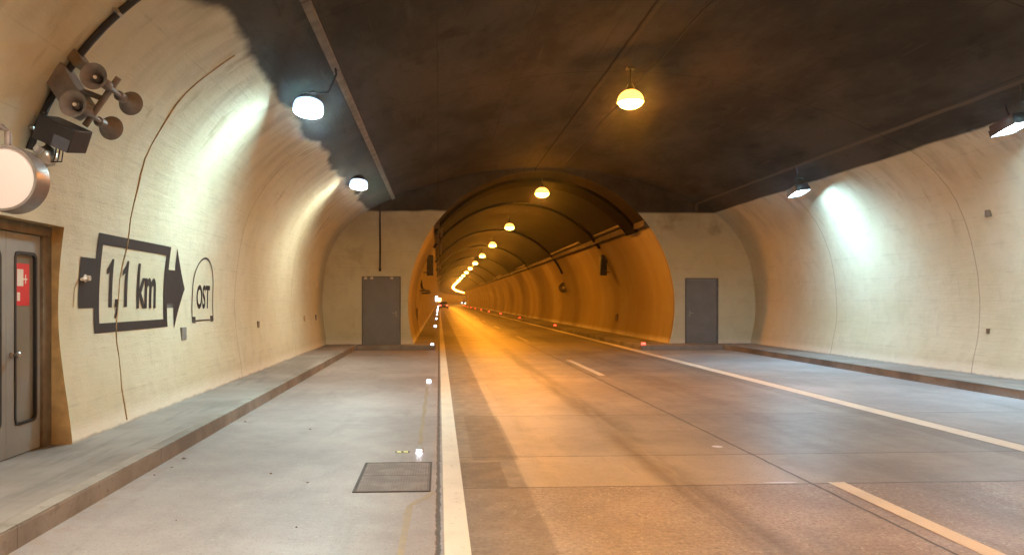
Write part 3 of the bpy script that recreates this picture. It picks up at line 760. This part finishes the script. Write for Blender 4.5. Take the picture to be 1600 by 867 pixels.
# ---------------------------------------------------------------- lit round drum sign at the left edge
ds = empty('round_drum_sign', (-3.05, 5.2, 2.46), label='round white lit drum sign with metal rim above the double door', cat='sign')
T = rotm(R(90), 'X')      # local z -> -Y
bm = NB(); lathe(bm, [(.214, .0), (.214, .02), (.232, .02), (.236, .0), (.236, -.15), (.225, -.165), (.0001, -.165)], 48, T, cap=False); link('drum_rim', bm, M['drum'], ds, smooth=True)
bm = NB(); lathe(bm, [(.213, .008), (.18, .012), (.0001, .013)], 48, T, cap=False); link('lit_face', bm, M['disc'], ds, smooth=True)
bm = NB(); tube(bm, [(-.02, .08, .22), (-.02, .08, .34), (-.06, .09, .38), (-.62, .12, .38)], .022); box(bm, -.66, -.60, .04, .2, .30, .46, .01); link('mounting_pipe', bm, M['drum'], ds, smooth=True)
bm = NB(); lathe(bm, [(.02, 0), (.03, .02), (.03, .05), (.012, .06)], 14, TR((.16, .1, .20)) @ rotm(R(35), 'Y')); link('clip', bm, M['metal'], ds)
# ---------------------------------------------------------------- horn loudspeakers
sp = empty('speaker_cluster', (-3.30, 6.62, 3.40), label='cluster of four dusty horn loudspeakers on a wall bracket under the black conduit', cat='loudspeaker')
def horn(c, d, par, s=1.):                # bell opens towards d (+1: +Y, -1: -Y)
    e = NB(); t = TR(c) @ rotm(R(-90)*d, 'X')
    lathe(e, [(.035*s, -.19), (.055*s, -.17), (.055*s, -.08), (.04*s, -.06), (.06*s, .0), (.095*s, .05), (.135*s, .085), (.14*s, .095), (.128*s, .092), (.085*s, .05), (.05*s, .0), (.045*s, -.02)], 30, t, cap=False)
    h = link('horn_bell', e, M['dull'], par, smooth=True)
    e = NB(); lathe(e, [(.045*s, -.02), (.044*s, .02), (.036*s, .045), (.02*s, .058), (.0001, .062)], 20, t, cap=False); link('horn_core', e, M['dullin'], h, smooth=True)
    e = NB(); lathe(e, [(.016*s, .055), (.02*s, .064), (.014*s, .078), (.0001, .082)], 14, t, cap=False); link('core_cap', e, M['ivory'], h, smooth=True)
b0 = sp.location
for (x, y, z, d) in ((-2.93, 6.34, 3.505, -1), (-3.10, 6.34, 3.27, -1), (-2.965, 6.98, 3.50, 1), (-3.15, 6.98, 3.26, 1)):
    horn(Vector((x, y, z))-b0, d, sp, .82)
bm = NB()
def P_(x, y, z): return Vector((x, y, z))-b0
tube(bm, [P_(-2.90, 6.66, 3.62), P_(-3.20, 6.66, 3.18)], .028); tube(bm, [P_(-3.50, 6.66, 3.60), P_(-3.02, 6.66, 3.42)], .026)
tube(bm, [P_(-2.93, 6.46, 3.505), P_(-2.96, 6.84, 3.50)], .022); tube(bm, [P_(-3.10, 6.46, 3.27), P_(-3.14, 6.84, 3.26)], .022)
link('speaker_bracket', bm, M['dull'], sp, smooth=True)
bm = NB(); t = TR(P_(-3.30, 6.60, 3.47)) @ rotm(R(-32), 'Y')
box(bm, -.10, .10, -.12, .12, -.22, .22, .015, t); link('junction_box', bm, M['dull'], sp)
bm = NB(); t = TR(P_(-3.25, 6.62, 3.78)) @ rotm(R(-36), 'Y'); box(bm, -.05, .05, -.1, .1, -.10, .10, .02, t); link('mounting_block', bm, M['frame_dark'], sp)
# dark projector box below the speakers
cb = empty('camera_housing', (-3.30, 6.45, 3.05), label='dark box shaped camera housing tilted on the wall below the horn speakers', cat='camera')
t = rotm(R(-24), 'Y').inverted() @ rotm(R(12), 'X')
bm = NB(); box(bm, -.16, .17, -.13, .16, -.10, .11, .012, t); link('housing', bm, M['dark'], cb)
bm = NB(); box(bm, .02, .165, -.14, -.131, -.095, .015, 0, t); link('front_window', bm, simple('bluish_glass', (.10, .11, .15), .2, 0, .1), cb)
bm = NB(); lathe(bm, [(.02, .1), (.05, .08), (.08, .03), (.085, -.02), (.06, -.07), (.0001, -.09)], 20, TR((-.13, .02, -.19)), cap=False); link('camera_dome', bm, M['metal'], cb, smooth=True)
bm = NB(); tube(bm, [(-.13, .02, -.10), (-.10, .02, -.02)], .02)
for k in range(3): tube(bm, [(.02+.03*k-.05, -.02, -.10), (-.02+.03*k, -.05, -.17), (-.05+.035*k, -.03, -.24), (-.12, .0, -.24)], .006, 6)
link('loose_wires', bm, M['black'], cb)

# ---------------------------------------------------------------- traffic signals and fittings in the tube
def signal():
    r = empty('traffic_signal', (0, 0, 0)); b = NB(); box(b, -.15, .15, -.1, .12, -.46, .46, .02); link('signal_housing', b, M['black'], r)
    for k in (-1, 0, 1):
        v = NB(); t = TR((0, -.10, .29*k)) @ rotm(R(90), 'X')
        lathe(v, [(.118, 0), (.118, .02), (.11, .02), (.11, .004), (.0001, .002)], 20, t, cap=False); lens = link('signal_lens', v, M['dark'], r)
        v = NB(); n = 14
        for i in range(n):
            a0, a1 = R(10+160*i/n), R(10+160*(i+1)/n)
            vv = [v.verts.new((.122*math.cos(a), y_, .29*k+.122*math.sin(a))) for a, y_ in ((a0, -.101), (a1, -.101), (a1, -.25), (a0, -.25))]; v.faces.new(vv)
        link('signal_visor', v, M['black'], r)
    b = NB(); tube(b, [(0, .05, .30), (.32, .08, .32)], .025); tube(b, [(0, .05, -.30), (.32, .08, -.32)], .025); link('signal_arm', b, M['dark'], r); return r
s1 = signal(); s1.location = (7.38, 31.9, 3.20)
props(s1, 'black three lens traffic signal on the right wall of the orange tunnel', 'traffic signal', 'traffic signals inside the tube')
s2 = copy_tree(s1); s2.location = (-.40, 32.5, 3.20); s2.rotation_euler = (0, 0, 0); s2.scale = (-1, 1, 1)
props(s2, 'black three lens traffic signal on the left wall of the tunnel', 'traffic signal', 'traffic signals inside the tube')
ss = empty('round_loudspeaker', (7.75, 44.3, 2.42), label='round grey horn with a dark centre on the right tunnel wall under a black strap', cat='loudspeaker')
bm = NB(); lathe(bm, [(.10, -.2), (.14, -.1), (.30, .05), (.33, .08), (.31, .08), (.16, -.02), (.12, -.05), (.0001, -.05)], 28, T, cap=False); link('horn_bell', bm, M['dull'], ss, smooth=True)
bm = NB(); lathe(bm, [(.09, -.05), (.09, .03), (.0001, .05)], 20, T, cap=False); link('horn_core', bm, M['ivory'], ss)
bm = NB(); tube(bm, [(.0, .1, .05), (.1, .1, .55), (-.0, .1, .95)], .035); box(bm, -.02, .2, 0, .2, .40, .66, .02); link('speaker_bracket', bm, M['dark'], ss)
bm = NB(); xw = CX0+math.sqrt(CR**2-(.84-CZ0)**2); box(bm, xw-.05, xw+.02, 31.4, 31.75, .70, 1.02, .01)
props(link('wall_plate', bm, M['frame_dark']), 'small dark plate low on the right wall of the orange tube', 'wall plate')
bm = NB(); xw = CX0-math.sqrt(CR**2-(.97-CZ0)**2); lathe(bm, [(.30, 0), (.32, .03), (.26, .05), (.0001, .05)], 24, TR((xw, 32.4, .97)) @ rotm(R(90), 'Y'), cap=False)
props(link('wall_niche_cover', bm, M['panel']), 'round pale cover low on the left wall of the orange tube', 'wall cover')
lb = empty('cable_bracket', (-.55, 38.6, 2.2), label='black bracket of cables on the left tunnel wall below the traffic signal', cat='bracket')
bm = NB(); tube(bm, [(-.35, -3, .42), (-.30, -2.6, .05), (-.2, -1.5, -.02), (.0, 1.2, -.12), (.05, 2, -.12)], .06); link('cable_bundle', bm, M['black'], lb, smooth=True)
bm = NB(); box(bm, -.42, .08, -1.6, -1.45, -.12, -.04, .01); box(bm, -.42, .08, .9, 1.05, -.22, -.14, .01); link('bracket_arm', bm, M['dark'], lb)

# ---------------------------------------------------------------- lane studs
def stud(mat, wide=.10):
    r = empty('lane_stud', (0, 0, 0)); b = NB(); box(b, -wide/2-.02, wide/2+.02, -.05, .07, .0, .028, .01); link('stud_body', b, M['metal'], r)
    b = NB(); box(b, -wide/2, wide/2, -.058, -.0505, .006, .06 if mat != 'stud_b' else .03); link('stud_light', b, M[mat], r); return r
sb = stud('stud_b', .045); sb.location = (-.21, 7.65, 0)
props(sb, 'brightest white light stud on the lay-by floor just beyond the hatch', 'lane stud', 'white light studs along the left kerb')
sw = stud('stud_w', .08); sw.location = (-.20, 14.1, .0)
props(sw, 'white light stud on the lay-by floor halfway to the end wall', 'lane stud', 'white light studs along the left kerb')
o = copy_tree(sw); o.location = (-.22, 23.5, .153); props(o, 'white light stud on the step at the left end wall corner', 'lane stud', 'white light studs along the left kerb')
for k in range(14):
    o = copy_tree(sw); y = 39.5+16.6*k; o.location = path(-.21, y, .15); o.scale = (1.4, 1, 1.9) if k < 4 else (2., 1, 2.6)
    props(o, ('%s white light stud inside the tube along its left kerb, counted from the end wall' % ordn[k]), 'lane stud', 'white light studs along the left kerb')
sr = stud('stud_r', .14)
for k in range(14):
    o = sr if k == 0 else copy_tree(sr); y = 22.9+18.2*k; o.location = path(6.68, y+(.3 if k == 0 else 0), .153 if k == 0 else .15); o.scale = (1, 1, 1.4) if k < 3 else (1.5, 1, 2.2)
    props(o, ('red light stud at the corner of the right end wall' if k == 0 else '%s red light stud inside the tube along its right kerb, counted from the end wall' % ordn[k-1]), 'lane stud', 'red light studs along the right kerb')
ry = empty('floor_reflector', (-.385, 7.62, 0), label='low reflector with two small yellow green lenses left of the bright stud', cat='reflector')
bm = NB(); box(bm, -.075, .075, -.03, .04, 0, .018, .006); link('reflector_body', bm, M['metal'], ry)
for x in (-.035, .035):
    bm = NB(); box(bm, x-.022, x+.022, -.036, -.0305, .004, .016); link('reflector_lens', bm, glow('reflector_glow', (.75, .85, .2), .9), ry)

# ---------------------------------------------------------------- litter by the kerb
lm = simple('dry_litter', (.20, .12, .07), .9, 0, .3)
for (x, y, s, lab) in ((-1.55, 6.7, .03, 'dry scrap on the lay-by floor left of the hatch, leftmost of two'), (-1.15, 6.35, .035, 'scrap of dry litter nearest the left side of the hatch'),
    (-1.6, 9.0, .03, 'lone scrap of dry litter on the lay-by floor beyond the hatch'), (-1.0, 5.1, .02, 'tiny scrap of litter on the near floor below the hatch'), (-1.9, 5.3, .02, 'tiny scrap of litter on the near floor towards the kerb'),
    (-2.58, 7.4, .05, 'largest dry scrap against the left kerb'), (-2.55, 7.0, .04, 'dry scrap by the left kerb just nearer than the largest one'), (-2.6, 6.7, .035, 'dry scrap nearest the viewer along the left kerb'),
    (-2.55, 9.6, .04, 'dry scrap by the left kerb abreast of the arrow sign'), (-2.6, 12., .04, 'farthest dry scrap along the left kerb')):
    bm = NB(); n = 7; s *= .55
    top = [bm.verts.new((x+s*math.cos(6.283*i/n)*random.uniform(.5, 1.2), y+s*.7*math.sin(6.283*i/n)*random.uniform(.5, 1.2), .004+random.uniform(.002, .012))) for i in range(n)]
    c_ = bm.verts.new((x, y, .018))
    for i in range(n): bm.faces.new((top[i], top[(i+1) % n], c_))
    props(link('dry_leaf', bm, lm), lab, 'litter', 'scraps of dry litter on the lay-by floor')

# ---------------------------------------------------------------- far vehicles and lit signs
def car(loc, ang, lamps, label):
    r = empty('car', loc, ang, label=label, cat='car')
    b = NB(); sec = [(-2.1, .35, .80, .80), (-1.95, .25, 1.0, .86), (-1.0, .22, 1.05, .9), (.9, .22, .98, .9), (1.7, .25, .85, .86), (2.1, .35, .68, .76)]
    rows = []
    for y, z0, z1_, hw in sec:
        rows.append([b.verts.new((x, y, z)) for x, z in ((-hw*.94, z0), (-hw, z0+.15), (-hw, z1_-.15), (-hw*.9, z1_), (hw*.9, z1_), (hw, z1_-.15), (hw, z0+.15), (hw*.94, z0))])
    for a, c_ in zip(rows, rows[1:]):
        for i in range(8): b.faces.new((a[i], a[(i+1) % 8], c_[(i+1) % 8], c_[i]))
    b.faces.new(rows[0]); b.faces.new(rows[-1]); link('body', b, M['car_body'], r)
    b = NB(); rows = []
    for y, z, hw in ((-1.9, 1.0, .78), (-1.35, 1.44, .62), (.1, 1.46, .62), (1.0, 1.0, .78)): rows.append([b.verts.new((-hw, y, z)), b.verts.new((hw, y, z))])
    for a, c_ in zip(rows, rows[1:]): b.faces.new((a[0], a[1], c_[1], c_[0]))
    b.faces.new([q[0] for q in rows]); b.faces.new([q[1] for q in rows][::-1]); b.faces.new((rows[0][0], rows[0][1], rows[3][1], rows[3][0])); link('cabin_windows', b, M['car_glass'], r)
    for x in (-.8, .8):
        for y in (-1.3, 1.35):
            b = NB(); lathe(b, [(.2, -.1), (.31, -.1), (.32, -.06), (.32, .06), (.31, .1), (.2, .1)], 20, TR((x, y, .32)) @ rotm(R(90), 'Y')); link('wheel', b, M['black'], r, smooth=True)
    for x in (-.66, .66):
        b = NB(); box(b, x-.15, x+.15, -2.13, -2.0, .58, .80, .02); link('headlight' if lamps == 'head' else 'tail_light', b, M[lamps], r)
    return r
car((.95, 146, 0), 0, 'tail', 'dark car with two red tail lights far down the left lane')
p = path(4.6, 300, 0); c2 = car(p, 0, 'head', 'distant car with two white headlights beyond the red tail lights')
def lit_box(loc, w_, h_, mat, label):
    e = empty('lit_sign', loc, label=label, cat='lit sign'); b = NB(); box(b, -w_/2-.04, w_/2+.04, -.02, .14, -h_/2-.04, h_/2+.04, .02); link('sign_case', b, M['dark'], e)
    b = NB(); box(b, -w_/2, w_/2, -.04, -.021, -h_/2, h_/2); link('lit_panel', b, M[mat], e)
    b = NB(); box(b, -w_/2-.4, -w_/2-.04, .02, .08, -.04, .04); link('wall_arm', b, M['dark'], e)
lit_box((-.42, 118, 1.95), .35, .85, 'sign_w', 'lit white upright sign on the left wall far down the tube')
lit_box((.15+.0, 215, 1.95), .9, 1.1, 'sign_o', 'lit yellow sign on the left wall beside the far car')

# ---------------------------------------------------------------- thin haze added to spread a glow round the lamps
bm = NB(); box(bm, -60, 260, -90, 700, -1.6, 9.0)
hz = bpy.data.materials.new('lamp_glow_haze'); hz.use_nodes = True; t_ = hz.node_tree; t_.nodes.remove(t_.nodes['Principled BSDF'])
pv = t_.nodes.new('ShaderNodeVolumePrincipled'); pv.inputs['Color'].default_value = (.85, .85, .85, 1); pv.inputs['Density'].default_value = HAZE; pv.inputs['Anisotropy'].default_value = .955
t_.links.new(pv.outputs[0], t_.nodes['Material Output'].inputs['Volume'])
props(link('haze', bm, hz), kind='stuff')
